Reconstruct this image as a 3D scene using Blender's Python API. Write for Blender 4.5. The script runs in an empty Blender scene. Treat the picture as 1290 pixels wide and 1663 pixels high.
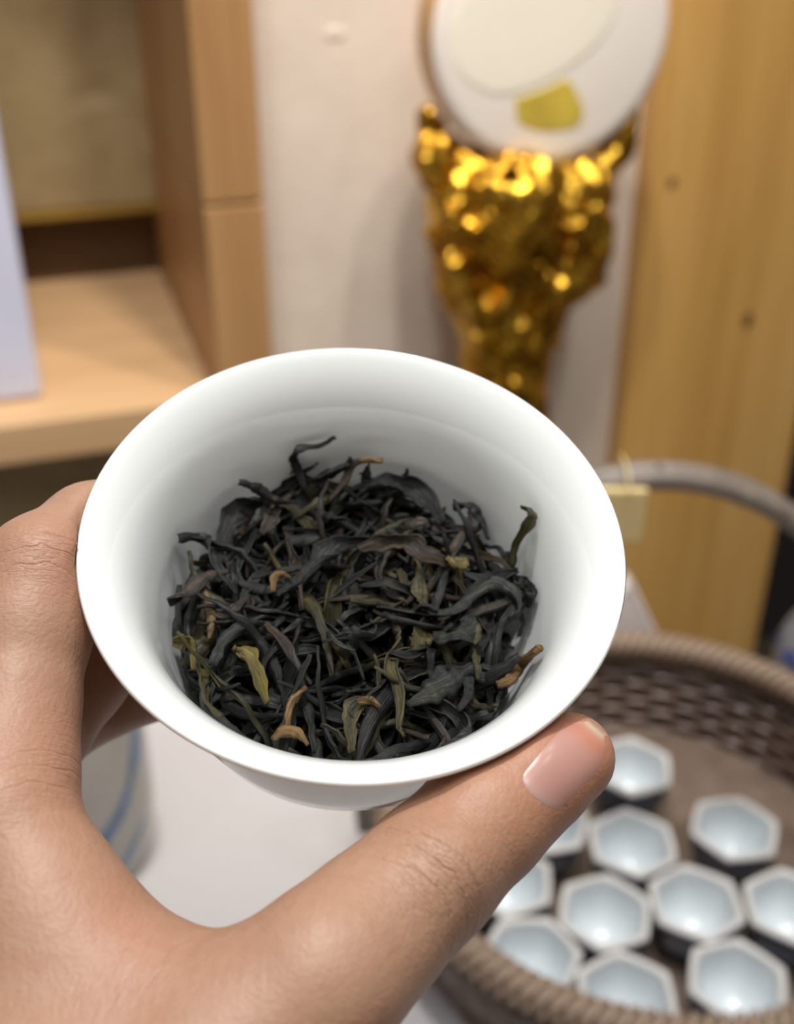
import bpy, bmesh, math, random
import numpy as np
from mathutils import Vector, Matrix, noise as mnoise

random.seed(7)
rng = np.random.default_rng(7)
S = bpy.context.scene
COL = S.collection
R = math.radians

# ------------------------------------------------------------------ camera
CAM_H = 0.62                     # camera height above the table top (table top is z = 0)
PITCH = R(30.35)
FPX = 1900.0                     # focal length in pixels of the 1290 x 1663 frame
cam_d = bpy.data.cameras.new('camera')
cam = bpy.data.objects.new('camera', cam_d)
COL.objects.link(cam)
cam.location = (0, 0, CAM_H)
cam.rotation_euler = (R(90) - PITCH, 0, 0)
cam_d.sensor_fit = 'VERTICAL'
cam_d.sensor_height = 36.0
cam_d.lens = FPX / 1663.0 * 36.0
cam_d.clip_start = 0.01
cam_d.dof.use_dof = True
cam_d.dof.focus_distance = 0.197
cam_d.dof.aperture_fstop = 13.0
S.camera = cam

# ------------------------------------------------------------------ world, lights, exposure
world = bpy.data.worlds.new('world')
S.world = world
world.use_nodes = True
bg = world.node_tree.nodes['Background']
bg.inputs[0].default_value = (0.98, 0.985, 1.0, 1)
bg.inputs[1].default_value = 0.52

def area_light(name, loc, target, size, power, color, shape='DISK', size_y=None):
    d = bpy.data.lights.new(name, 'AREA')
    d.shape = shape
    d.size = size
    if size_y:
        d.size_y = size_y
    d.energy = power
    d.color = color
    o = bpy.data.objects.new(name, d)
    COL.objects.link(o)
    o.location = loc
    o.rotation_euler = (Vector(target) - Vector(loc)).to_track_quat('-Z', 'Y').to_euler()
    return o

def spot_light(name, loc, target, radius, power, color, cone, blend=0.6):
    d = bpy.data.lights.new(name, 'SPOT')
    d.energy = power
    d.color = color
    d.shadow_soft_size = radius
    d.spot_size = R(cone)
    d.spot_blend = blend
    o = bpy.data.objects.new(name, d)
    COL.objects.link(o)
    o.location = loc
    o.rotation_euler = (Vector(target) - Vector(loc)).to_track_quat('-Z', 'Y').to_euler()
    return o

WARM = (1.0, 0.90, 0.77)
NEUT = (1.0, 0.975, 0.94)
# an added soft panel that brightens the bowl's back wall, a main lamp behind the bowl, a spot over the statue, and the shop's small ceiling lamps
area_light('fill_panel', (0.10, -0.30, 2.35), (0.05, 0.9, 0.2), 0.9, 10, NEUT, 'RECTANGLE', 0.5)
area_light('main_lamp', (-0.10, 0.38, 2.25), (0.0, 0.3, 0.4), 0.10, 22, NEUT)
spot_light('statue_spot', (0.46, 0.58, 2.15), (0.20, 1.12, 0.36), 0.035, 66, WARM, 50, 0.9)
spot_light('shelf_fill_spot', (0.16, 0.45, 2.15), (-0.28, 1.12, 0.20), 0.05, 90, WARM, 40, 0.8)  # unseen spot, added to brighten the shelf and the wall beside it
for i, (lx, ly, lp) in enumerate([(0.75, 0.9, 3.0), (0.15, 0.85, 3.0), (0.95, 0.2, 3.5), (-0.75, -0.35, 3.0), (0.45, -0.6, 3.0)]):
    area_light('ceiling_lamp', (lx, ly, 2.3), (lx * 0.3, 0.4 + ly * 0.3, 0.3), 0.06, lp, NEUT)

S.view_settings.view_transform = 'Standard'
S.view_settings.look = 'None'
S.view_settings.exposure = 0.0
S.view_settings.gamma = 1.0
S.view_settings.use_curve_mapping = False

# ------------------------------------------------------------------ helpers
cP, sP = math.cos(PITCH), math.sin(PITCH)
EYE = np.array([0, 0, CAM_H])
def ray(u, v):
    a = (u - 645.0) / FPX
    b = (831.5 - v) / FPX
    return np.array([a, cP + b * sP, -sP + b * cP])
def at_t(u, v, t): return EYE + ray(u, v) * t
def at_z(u, v, z):
    d = ray(u, v)
    return EYE + d * ((z - CAM_H) / d[2])
def on_plane(u, v, n, p):
    d = ray(u, v)
    return EYE + d * (np.dot(n, p - EYE) / np.dot(n, d))

# the shelf, wall, board and statue stand in a frame turned 18 degrees to the camera
TH = R(18)
EX = np.array([math.cos(TH), math.sin(TH), 0.0])
EY = np.array([-math.sin(TH), math.cos(TH), 0.0])
P0 = np.array([-0.1138, 1.0, 0.0])
def loc_at(u, v, y):
    """point of the turned frame, in its plane local y, seen at photo pixel u, v"""
    W = on_plane(u, v, EY, P0 + EY * y) - P0
    return np.array([W @ EX, W @ EY, W[2]])

def mesh_obj(name, verts, faces, mat=None, parent=None, smooth=False, mats=None):
    me = bpy.data.meshes.new(name)
    me.from_pydata([tuple(map(float, v)) for v in verts], [], [tuple(map(int, f)) for f in faces])
    me.update()
    if smooth:
        me.polygons.foreach_set('use_smooth', [True] * len(me.polygons))
    if mat:
        me.materials.append(mat)
    o = bpy.data.objects.new(name, me)
    COL.objects.link(o)
    if parent:
        o.parent = parent
    return o

def bm_obj(name, bm, mat=None, parent=None, smooth=False):
    bmesh.ops.recalc_face_normals(bm, faces=bm.faces)
    me = bpy.data.meshes.new(name)
    bm.to_mesh(me)
    bm.free()
    if smooth:
        me.polygons.foreach_set('use_smooth', [True] * len(me.polygons))
    if mat:
        me.materials.append(mat)
    o = bpy.data.objects.new(name, me)
    COL.objects.link(o)
    if parent:
        o.parent = parent
    return o

def empty(name, loc=(0, 0, 0), rz=0.0):
    o = bpy.data.objects.new(name, None)
    o.empty_display_size = 0.02
    COL.objects.link(o)
    o.location = loc
    o.rotation_euler = (0, 0, rz)
    return o

def tag(o, label, cat, group=None):
    o['label'] = label
    o['category'] = cat
    if group:
        o['group'] = group
    return o

def struct(o):
    o['kind'] = 'structure'
    return o

def box(name, x0, x1, y0, y1, z0, z1, mat, parent=None, bev=0.002):
    bm = bmesh.new()
    bmesh.ops.create_cube(bm, size=1.0)
    for v in bm.verts:
        v.co = Vector(((x0 + x1) / 2 + v.co.x * (x1 - x0), (y0 + y1) / 2 + v.co.y * (y1 - y0), (z0 + z1) / 2 + v.co.z * (z1 - z0)))
    if bev:
        bmesh.ops.bevel(bm, geom=list(bm.edges), offset=bev, segments=2, affect='EDGES', profile=0.5)
    return bm_obj(name, bm, mat, parent)

def tube_data(pts, rads, n=10, closed=False, cap=True):
    """verts and faces of a tube along pts with radius per point"""
    P = [Vector(map(float, p)) for p in pts]
    m = len(P)
    if not hasattr(rads, '__len__'):
        rads = [rads] * m
    verts, faces = [], []
    nrm = None
    for i in range(m):
        if closed:
            t = (P[(i + 1) % m] - P[i - 1]).normalized()
        else:
            t = (P[min(i + 1, m - 1)] - P[max(i - 1, 0)]).normalized()
        if nrm is None:
            nrm = t.orthogonal().normalized()
        else:
            nrm = (nrm - t * nrm.dot(t)).normalized()
        b = t.cross(nrm)
        for k in range(n):
            a = 2 * math.pi * k / n
            verts.append(P[i] + (nrm * math.cos(a) + b * math.sin(a)) * rads[i])
    for i in range(m if closed else m - 1):
        j = (i + 1) % m
        for k in range(n):
            l = (k + 1) % n
            faces.append((i * n + k, i * n + l, j * n + l, j * n + k))
    if cap and not closed:
        faces.append(tuple(range(n))[::-1])
        faces.append(tuple((m - 1) * n + k for k in range(n)))
    return verts, faces

def tube(name, pts, rads, mat, parent=None, n=10, closed=False):
    v, f = tube_data(pts, rads, n, closed)
    return mesh_obj(name, v, f, mat, parent, True)

def lathe_data(prof, n=96):
    verts, faces = [], []
    for r, z in prof:
        for k in range(n):
            a = 2 * math.pi * k / n
            verts.append((r * math.cos(a), r * math.sin(a), z))
    for i in range(len(prof) - 1):
        for k in range(n):
            l = (k + 1) % n
            faces.append((i * n + k, i * n + l, (i + 1) * n + l, (i + 1) * n + k))
    return verts, faces

def lathe(name, prof, mat, parent=None, n=96):
    v, f = lathe_data(prof, n)
    bm = bmesh.new()
    bv = [bm.verts.new(p) for p in v]
    for q in f:
        bm.faces.new([bv[i] for i in q])
    bmesh.ops.remove_doubles(bm, verts=bm.verts, dist=1e-6)
    return bm_obj(name, bm, mat, parent, True)

def spline(pts, n):
    """Catmull-Rom through pts (any dimension), n samples"""
    P = np.array(pts, float)
    P = np.vstack([2 * P[0] - P[1], P, 2 * P[-1] - P[-2]])
    m = len(P) - 3
    out = []
    for s in np.linspace(0, m - 1e-9, n):
        i = int(s)
        t = s - i
        a, b, c, d = P[i], P[i + 1], P[i + 2], P[i + 3]
        out.append(0.5 * ((2 * b) + (c - a) * t + (2 * a - 5 * b + 4 * c - d) * t * t + (3 * b - a - 3 * c + d) * t ** 3))
    return np.array(out)

# ---- implicit surfaces: smooth union of round cones on a grid, meshed with surface nets
class Field:
    def __init__(self, lo, hi, h):
        self.lo = np.array(lo, float)
        self.h = h
        self.n = np.ceil((np.array(hi) - self.lo) / h).astype(int) + 1
        self.D = np.full(self.n, 0.03, np.float32)
    def block(self, a, b):
        i0 = np.clip(np.floor((a - self.lo) / self.h).astype(int), 0, self.n - 1)
        i1 = np.clip(np.ceil((b - self.lo) / self.h).astype(int) + 1, 0, self.n)
        sl = tuple(slice(p, q) for p, q in zip(i0, i1))
        ax = [self.lo[k] + self.h * np.arange(i0[k], i1[k]) for k in range(3)]
        g = np.stack(np.meshgrid(*ax, indexing='ij'), -1).astype(np.float32)
        return sl, g
    def cone(self, a, b, ra, rb, k=0.004, sub=False, flat=None):
        a = np.array(a, float)
        b = np.array(b, float)
        m = max(ra, rb) + 3 * k + 2 * self.h
        sl, g = self.block(np.minimum(a, b) - m, np.maximum(a, b) + m)
        if g.size == 0:
            return
        ab = b - a
        L2 = max(float(ab @ ab), 1e-12)
        pa = g - a.astype(np.float32)
        t = np.clip((pa @ ab.astype(np.float32)) / L2, 0, 1)
        q = pa - t[..., None] * ab.astype(np.float32)
        if flat is not None:                       # squash along a direction
            fd, fs = flat
            fd = np.array(fd, np.float32)
            pr = q @ fd
            q = q + (pr * (fs - 1))[..., None] * fd
        d = np.sqrt((q * q).sum(-1)) - (ra + (rb - ra) * t)
        cur = self.D[sl]
        if sub:
            h_ = np.clip(k - np.abs(cur + d), 0, None) / k
            self.D[sl] = np.maximum(cur, -d) + h_ * h_ * k * 0.25
        else:
            h_ = np.clip(k - np.abs(cur - d), 0, None) / k
            self.D[sl] = np.minimum(cur, d) - h_ * h_ * k * 0.25
    def chain(self, pts, k=0.004):
        for p, q in zip(pts[:-1], pts[1:]):
            self.cone(p[0], q[0], p[1], q[1], k)
    def grid(self):
        ax = [self.lo[k] + self.h * np.arange(self.n[k]) for k in range(3)]
        return np.meshgrid(*ax, indexing='ij')
    def sample(self, P):
        p = (np.asarray(P) - self.lo) / self.h
        i = np.clip(np.floor(p).astype(int), 0, self.n - 2)
        f = p - i
        out = 0
        for dx in (0, 1):
            for dy in (0, 1):
                for dz in (0, 1):
                    w = (f[..., 0] if dx else 1 - f[..., 0]) * (f[..., 1] if dy else 1 - f[..., 1]) * (f[..., 2] if dz else 1 - f[..., 2])
                    out = out + w * self.D[i[..., 0] + dx, i[..., 1] + dy, i[..., 2] + dz]
        return out
    def mesh(self):
        D = self.D
        nx, ny, nz = D.shape
        ins = D < 0
        cnt = np.zeros((nx - 1, ny - 1, nz - 1), np.float32)
        pos = np.zeros((nx - 1, ny - 1, nz - 1, 3), np.float32)
        for ax in range(3):
            o = [k for k in range(3) if k != ax]
            for p in (0, 1):
                for q in (0, 1):
                    s0 = [None] * 3
                    s1 = [None] * 3
                    s0[ax] = slice(0, -1)
                    s1[ax] = slice(1, None)
                    for kk, w in ((o[0], p), (o[1], q)):
                        s0[kk] = slice(1, None) if w else slice(0, -1)
                        s1[kk] = s0[kk]
                    d0, d1 = D[tuple(s0)], D[tuple(s1)]
                    cr = (d0 < 0) != (d1 < 0)
                    t = np.where(cr, d0 / np.where(cr, d0 - d1, 1), 0)
                    cnt += cr
                    pos[..., ax] += t
                    pos[..., o[0]] += cr * p
                    pos[..., o[1]] += cr * q
        act = cnt > 0
        idx = np.full(act.shape, -1, np.int64)
        idx[act] = np.arange(act.sum())
        ijk = np.argwhere(act)
        V = self.lo + self.h * (ijk + pos[act] / cnt[act][:, None])
        F = []
        for ax in range(3):
            o = [(ax + 1) % 3, (ax + 2) % 3]
            s0 = [slice(None)] * 3
            s1 = [slice(None)] * 3
            s0[ax] = slice(0, -1)
            s1[ax] = slice(1, None)
            cr = ins[tuple(s0)] != ins[tuple(s1)]
            E_ = np.argwhere(cr)
            ok = (E_[:, o[0]] > 0) & (E_[:, o[1]] > 0) & (E_[:, o[0]] < act.shape[o[0]]) & (E_[:, o[1]] < act.shape[o[1]])
            E_ = E_[ok]
            c = []
            for (p, q) in ((1, 1), (0, 1), (0, 0), (1, 0)):
                e = E_.copy()
                e[:, o[0]] -= p
                e[:, o[1]] -= q
                c.append(idx[e[:, 0], e[:, 1], e[:, 2]])
            Q = np.stack(c, 1)
            flip = ~ins[tuple(s0)][E_[:, 0], E_[:, 1], E_[:, 2]]
            Q[flip] = Q[flip][:, ::-1]
            F.append(Q)
        return V, np.vstack(F)

def np_mesh(name, V, F, mat=None, parent=None):
    me = bpy.data.meshes.new(name)
    me.vertices.add(len(V))
    me.vertices.foreach_set('co', np.asarray(V, np.float32).ravel())
    me.loops.add(F.size)
    me.loops.foreach_set('vertex_index', F.ravel().astype(np.int32))
    me.polygons.add(len(F))
    me.polygons.foreach_set('loop_start', np.arange(0, F.size, 4, dtype=np.int32))
    me.polygons.foreach_set('loop_total', np.full(len(F), 4, np.int32))
    me.polygons.foreach_set('use_smooth', np.ones(len(F), bool))
    me.update(calc_edges=True)
    me.validate()
    if mat:
        me.materials.append(mat)
    o = bpy.data.objects.new(name, me)
    COL.objects.link(o)
    if parent:
        o.parent = parent
    return o

# ------------------------------------------------------------------ materials
def new_mat(name):
    m = bpy.data.materials.new(name)
    m.use_nodes = True
    nt = m.node_tree
    b = nt.nodes['Principled BSDF']
    return m, nt, b

def link(nt, a, b): nt.links.new(a, b)

def ramp(nt, fac, stops):
    r = nt.nodes.new('ShaderNodeValToRGB')
    e = r.color_ramp.elements
    while len(e) < len(stops):
        e.new(0.5)
    for el, (p, c) in zip(e, stops):
        el.position = p
        el.color = (*c, 1)
    link(nt, fac, r.inputs[0])
    return r.outputs[0]

def coords(nt, scale=(1, 1, 1), kind='Object', rot=(0, 0, 0), loc=(0, 0, 0)):
    tc = nt.nodes.new('ShaderNodeTexCoord')
    mp = nt.nodes.new('ShaderNodeMapping')
    mp.inputs['Scale'].default_value = scale
    mp.inputs['Rotation'].default_value = rot
    mp.inputs['Location'].default_value = loc
    link(nt, tc.outputs[kind], mp.inputs[0])
    return mp.outputs[0]

def noise(nt, vec, scale, detail=4, rough=0.55, dist=0.0):
    n = nt.nodes.new('ShaderNodeTexNoise')
    n.inputs['Scale'].default_value = scale
    n.inputs['Detail'].default_value = detail
    n.inputs['Roughness'].default_value = rough
    n.inputs['Distortion'].default_value = dist
    link(nt, vec, n.inputs['Vector'])
    return n.outputs[0]

def bump(nt, b, h, strength, dist):
    n = nt.nodes.new('ShaderNodeBump')
    n.inputs['Strength'].default_value = strength
    n.inputs['Distance'].default_value = dist
    link(nt, h, n.inputs['Height'])
    link(nt, n.outputs[0], b.inputs['Normal'])

def plain(name, color, rough=0.5, metal=0.0, var=0.08, nscale=20, bmp=0.0, spec=0.5):
    m, nt, b = new_mat(name)
    v = coords(nt)
    f = noise(nt, v, nscale)
    c1 = tuple(max(0, x * (1 - var)) for x in color)
    c2 = tuple(min(1, x * (1 + var)) for x in color)
    link(nt, ramp(nt, f, [(0.3, c1), (0.7, c2)]), b.inputs['Base Color'])
    b.inputs['Roughness'].default_value = rough
    b.inputs['Metallic'].default_value = metal
    b.inputs['Specular IOR Level'].default_value = spec
    if bmp:
        bump(nt, b, noise(nt, v, nscale * 4), bmp, 0.001)
    return m

def wood(name, c_dark, c_mid, c_light, axis='z', rough=0.45, scale=1.0):
    m, nt, b = new_mat(name)
    st = {'z': (22, 22, 1.1), 'x': (1.1, 22, 22), 'y': (22, 1.1, 22)}[axis]
    v = coords(nt, tuple(s * scale for s in st))
    f = noise(nt, v, 1.0, 6, 0.6, 0.6)
    v2 = coords(nt, tuple(s * scale * 6 for s in st))
    f2 = noise(nt, v2, 1.0, 3, 0.6)
    mx = nt.nodes.new('ShaderNodeMix')
    mx.inputs[0].default_value = 0.3
    link(nt, f, mx.inputs[2])
    link(nt, f2, mx.inputs[3])
    link(nt, ramp(nt, mx.outputs[0], [(0.32, c_dark), (0.5, c_mid), (0.68, c_light)]), b.inputs['Base Color'])
    b.inputs['Roughness'].default_value = rough
    bump(nt, b, f2, 0.15, 0.001)
    return m

M = {}
M['wood_left'] = wood('honey_wood', (0.36, 0.19, 0.075), (0.43, 0.24, 0.10), (0.50, 0.29, 0.13), 'z')
M['wood_shelf'] = wood('honey_shelf_wood', (0.48, 0.295, 0.15), (0.54, 0.345, 0.185), (0.60, 0.40, 0.22), 'x')
M['wood_board'] = wood('pine_board', (0.50, 0.275, 0.072), (0.63, 0.37, 0.11), (0.71, 0.45, 0.165), 'z', scale=0.6)
M['knot'] = plain('wood_knot', (0.10, 0.045, 0.012), 0.6)
M['wood_ped'] = wood('pedestal_wood', (0.24, 0.13, 0.06), (0.32, 0.18, 0.08), (0.40, 0.24, 0.12), 'z')
M['dark_back'] = plain('dark_backing', (0.10, 0.052, 0.02), 0.7)
M['gold_trim'] = plain('gold_trim', (0.45, 0.30, 0.06), 0.4, 0.6)
M['white_table'] = plain('white_tabletop', (0.45, 0.437, 0.445), 0.45, var=0.02, nscale=3)
M['lavender'] = plain('lavender_white_card', (0.62, 0.66, 0.84), 0.5, var=0.03, nscale=6)
M['white_card'] = plain('white_card', (0.90, 0.84, 0.84), 0.6, var=0.02)
M['cream_tag'] = plain('cream_tag', (0.80, 0.63, 0.30), 0.5, var=0.04)
M['floor'] = plain('floor_stone', (0.06, 0.048, 0.036), 0.5, var=0.2, nscale=4)
M['brown_wall'] = plain('brown_wall_panelling', (0.22, 0.15, 0.09), 0.6, var=0.15, nscale=3)
M['recess_shade'] = plain('recess_shade', (0.03, 0.028, 0.03), 0.6)  # near-black colour stands in for the shade behind the board

# cream wall: plaster with soft trowel relief
m, nt, b = new_mat('cream_plaster')
v = coords(nt)
f = noise(nt, v, 5, 5, 0.55, 0.4)
link(nt, ramp(nt, f, [(0.3, (0.66, 0.585, 0.51)), (0.55, (0.73, 0.655, 0.58)), (0.75, (0.77, 0.70, 0.63))]), b.inputs['Base Color'])
b.inputs['Roughness'].default_value = 0.6
bump(nt, b, noise(nt, v, 9, 3, 0.5, 1.0), 0.25, 0.006)
M['plaster'] = m

# tan crumpled foil-like panel
m, nt, b = new_mat('tan_textured_panel')
v = coords(nt)
f = noise(nt, v, 14, 6, 0.6, 0.5)
link(nt, ramp(nt, f, [(0.3, (0.31, 0.225, 0.11)), (0.7, (0.40, 0.305, 0.165))]), b.inputs['Base Color'])
b.inputs['Roughness'].default_value = 0.55
bump(nt, b, noise(nt, v, 30, 4, 0.6, 1.5), 0.5, 0.003)
M['tan_panel'] = m

# porcelain
m, nt, b = new_mat('white_porcelain')
v = coords(nt)
f = noise(nt, v, 6, 2)
link(nt, ramp(nt, f, [(0.3, (0.86, 0.895, 0.885)), (0.7, (0.875, 0.91, 0.90))]), b.inputs['Base Color'])
b.inputs['Roughness'].default_value = 0.06
b.inputs['Coat Weight'].default_value = 0.4
b.inputs['Coat Roughness'].default_value = 0.03
b.inputs['Subsurface Weight'].default_value = 0.12
b.inputs['Subsurface Radius'].default_value = (1.0, 1.0, 0.8)
b.inputs['Subsurface Scale'].default_value = 0.003
M['porcelain'] = m

def glaze(name, c, rough=0.18, var=0.05):
    m, nt, b = new_mat(name)
    v = coords(nt)
    f = noise(nt, v, 40, 3)
    link(nt, ramp(nt, f, [(0.3, tuple(x * (1 - var) for x in c)), (0.7, tuple(min(1, x * (1 + var)) for x in c))]), b.inputs['Base Color'])
    b.inputs['Roughness'].default_value = rough
    return m
M['cup_in'] = glaze('pale_blue_glaze', (0.58, 0.63, 0.665))
M['cup_rim'] = glaze('bare_cup_rim', (0.55, 0.55, 0.55), 0.4)
M['cup_out'] = glaze('navy_glaze', (0.045, 0.085, 0.16))
M['jar_white'] = glaze('greyish_white_glaze', (0.47, 0.45, 0.41))
M['ink_blue'] = glaze('ink_blue_brushwork', (0.11, 0.20, 0.36), 0.25, 0.25)
M['navy'] = glaze('navy_brushwork', (0.02, 0.04, 0.20), 0.25, 0.2)
M['jar_grey'] = glaze('bluish_grey_glaze', (0.15, 0.16, 0.18))

def cane(name, c1, c2, rough):
    m, nt, b = new_mat(name)
    v = coords(nt)
    f = noise(nt, v, 60, 4, 0.6)
    link(nt, ramp(nt, f, [(0.3, c1), (0.7, c2)]), b.inputs['Base Color'])
    b.inputs['Roughness'].default_value = rough
    bump(nt, b, noise(nt, v, 260, 2), 0.3, 0.0006)
    return m
M['cane_in'] = cane('lacquered_brown_cane', (0.085, 0.055, 0.042), (0.15, 0.10, 0.078), 0.2)
M['cane_floor'] = cane('lacquered_brown_floor', (0.13, 0.095, 0.075), (0.19, 0.14, 0.11), 0.35)
M['cane_rim'] = cane('dry_brown_cane', (0.20, 0.14, 0.10), (0.31, 0.225, 0.165), 0.5)
M['cane_handle'] = cane('grey_brown_cane', (0.13, 0.105, 0.085), (0.22, 0.185, 0.155), 0.42)

# gold leaf
m, nt, b = new_mat('gold_leaf')
v = coords(nt)
f = noise(nt, v, 16, 5, 0.6, 0.6)
link(nt, ramp(nt, f, [(0.3, (0.30, 0.13, 0.014)), (0.5, (0.60, 0.34, 0.035)), (0.72, (0.86, 0.58, 0.08))]), b.inputs['Base Color'])
b.inputs['Metallic'].default_value = 1.0
b.inputs['Roughness'].default_value = 0.22
bump(nt, b, noise(nt, v, 55, 4, 0.6, 0.8), 0.6, 0.006)
M['gold'] = m
M['gold_patch'] = plain('yellow_gold_patch', (0.80, 0.62, 0.10), 0.3, 0.35, var=0.15, nscale=30)
M['amber'] = plain('amber_disc_edge', (0.62, 0.36, 0.12), 0.35, var=0.12, nscale=20)
M['disc_white'] = plain('milky_white_stone', (0.86, 0.80, 0.74), 0.22, var=0.03, nscale=9)
M['disc_cream'] = plain('cream_relief', (0.90, 0.85, 0.73), 0.25, var=0.03, nscale=9)

# tea
def tea(name, c1, c2, c3, rough=0.48):
    m, nt, b = new_mat(name)
    gr = nt.nodes.new('ShaderNodeAttribute')
    gr.attribute_name = 'grain'
    v = gr.outputs['Vector']
    f = noise(nt, v, 1.3, 4, 0.6, 0.4)
    link(nt, ramp(nt, f, [(0.30, c1), (0.5, c2), (0.72, c3)]), b.inputs['Base Color'])
    b.inputs['Roughness'].default_value = rough
    b.inputs['Specular IOR Level'].default_value = 0.42
    mp = nt.nodes.new('ShaderNodeMapping')
    mp.inputs['Scale'].default_value = (5.0, 0.9, 1.0)
    link(nt, v, mp.inputs[0])
    bump(nt, b, noise(nt, mp.outputs[0], 1.0, 4, 0.65, 0.6), 0.9, 0.0007)
    return m
M['tea_black'] = tea('black_tea_leaf', (0.004, 0.004, 0.005), (0.008, 0.0085, 0.009), (0.019, 0.019, 0.018))
M['tea_green'] = tea('dark_green_tea_leaf', (0.006, 0.0065, 0.006), (0.013, 0.0145, 0.012), (0.032, 0.033, 0.020))
M['tea_olive'] = tea('olive_tea_leaf', (0.010, 0.010, 0.006), (0.042, 0.037, 0.014), (0.105, 0.080, 0.018))
M['tea_brown'] = tea('brown_tea_leaf', (0.009, 0.007, 0.006), (0.026, 0.018, 0.012), (0.080, 0.047, 0.022))
M['tea_tan'] = tea('tan_tea_stem', (0.035, 0.020, 0.008), (0.13, 0.072, 0.020), (0.25, 0.145, 0.045))
M['tea_yellow'] = tea('yellow_green_tea_leaf', (0.022, 0.020, 0.008), (0.11, 0.086, 0.015), (0.24, 0.18, 0.028))

# skin: colour comes from a per-vertex attribute, creases from bump
m, nt, b = new_mat('skin')
at = nt.nodes.new('ShaderNodeAttribute')
at.attribute_name = 'skin'
v = coords(nt)
f = noise(nt, v, 90, 4, 0.6)
mx = nt.nodes.new('ShaderNodeMix')
mx.data_type = 'RGBA'
mx.blend_type = 'MULTIPLY'
mx.inputs[0].default_value = 1.0
link(nt, at.outputs['Color'], mx.inputs[6])
f9 = noise(nt, v, 420, 3, 0.6)
mm = nt.nodes.new('ShaderNodeMix')
mm.inputs[0].default_value = 0.45
link(nt, f, mm.inputs[2])
link(nt, f9, mm.inputs[3])
link(nt, ramp(nt, mm.outputs[0], [(0.34, (0.90, 0.83, 0.80)), (0.66, (1.0, 1.0, 1.0))]), mx.inputs[7])
link(nt, mx.outputs[2], b.inputs['Base Color'])
b.inputs['Roughness'].default_value = 0.46
b.inputs['Specular IOR Level'].default_value = 0.42
b.inputs['Subsurface Weight'].default_value = 0.12
b.inputs['Subsurface Radius'].default_value = (1.0, 0.35, 0.18)
b.inputs['Subsurface Scale'].default_value = 0.003
def mth(op, x, y=None, z=None, clamp=False):
    n = nt.nodes.new('ShaderNodeMath')
    n.operation = op
    n.use_clamp = clamp
    for k, q in enumerate((x, y, z)):
        if q is None:
            continue
        if isinstance(q, (int, float)):
            n.inputs[k].default_value = q
        else:
            link(nt, q, n.inputs[k])
    return n.outputs[0]
fo = nt.nodes.new('ShaderNodeAttribute')
fo.attribute_name = 'fold'
sx = nt.nodes.new('ShaderNodeSeparateXYZ')
link(nt, fo.outputs['Vector'], sx.inputs[0])
# fine crease network across the joints (coordinates in millimetres)
cv = nt.nodes.new('ShaderNodeCombineXYZ')
link(nt, mth('MULTIPLY', sx.outputs[0], 0.75), cv.inputs[0])
link(nt, mth('MULTIPLY', sx.outputs[1], 0.20), cv.inputs[1])
nf = noise(nt, cv.outputs[0], 1.0, 3, 0.55, 0.3)
net = mth('MULTIPLY', mth('SUBTRACT', 1.0, mth('MULTIPLY', mth('ABSOLUTE', mth('SUBTRACT', nf, 0.5)), 16.0), clamp=True), -0.36)
# three long curved creases
wobn = mth('MULTIPLY', mth('SUBTRACT', noise(nt, fo.outputs['Vector'], 0.35, 2), 0.5), 2.2)
xw = mth('ADD', mth('ADD', sx.outputs[0], wobn), mth('MULTIPLY', mth('MULTIPLY', sx.outputs[1], sx.outputs[1]), 0.035))
tot = net
for cx0 in (-2.6, 0.6, 3.2):
    g = mth('SUBTRACT', 1.0, mth('MULTIPLY', mth('ABSOLUTE', mth('SUBTRACT', xw, cx0)), 3.2), clamp=True)
    tot = mth('SUBTRACT', tot, mth('MULTIPLY', mth('MULTIPLY', g, 1.5), noise(nt, fo.outputs['Vector'], 0.5, 2)))
crease = mth('MULTIPLY', tot, sx.outputs[2])
# general skin grain: fine criss-cross
g1 = noise(nt, coords(nt, (1, 1, 1), rot=(0.3, 0.5, 0.7)), 1500, 2, 0.5)
g2 = noise(nt, coords(nt, (900, 250, 900), rot=(0.4, 0.2, 0.9)), 1.0, 2, 0.5)
gsum = mth('MULTIPLY', mth('ADD', g1, g2), 0.36)
bump(nt, b, mth('ADD', crease, gsum), 0.55, 0.0005)
M['skin'] = m
m, nt, b = new_mat('thumb_nail')
at = nt.nodes.new('ShaderNodeAttribute')
at.attribute_name = 'nail'
v = coords(nt)
f = noise(nt, v, 60, 2)
mx = nt.nodes.new('ShaderNodeMix')
mx.data_type = 'RGBA'
mx.blend_type = 'MULTIPLY'
mx.inputs[0].default_value = 1.0
link(nt, at.outputs['Color'], mx.inputs[6])
link(nt, ramp(nt, f, [(0.3, (0.95, 0.94, 0.94)), (0.7, (1, 1, 1))]), mx.inputs[7])
link(nt, mx.outputs[2], b.inputs['Base Color'])
b.inputs['Roughness'].default_value = 0.28
b.inputs['Subsurface Weight'].default_value = 0.2
b.inputs['Subsurface Radius'].default_value = (1.0, 0.4, 0.25)
b.inputs['Subsurface Scale'].default_value = 0.002
M['nail'] = m

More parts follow.
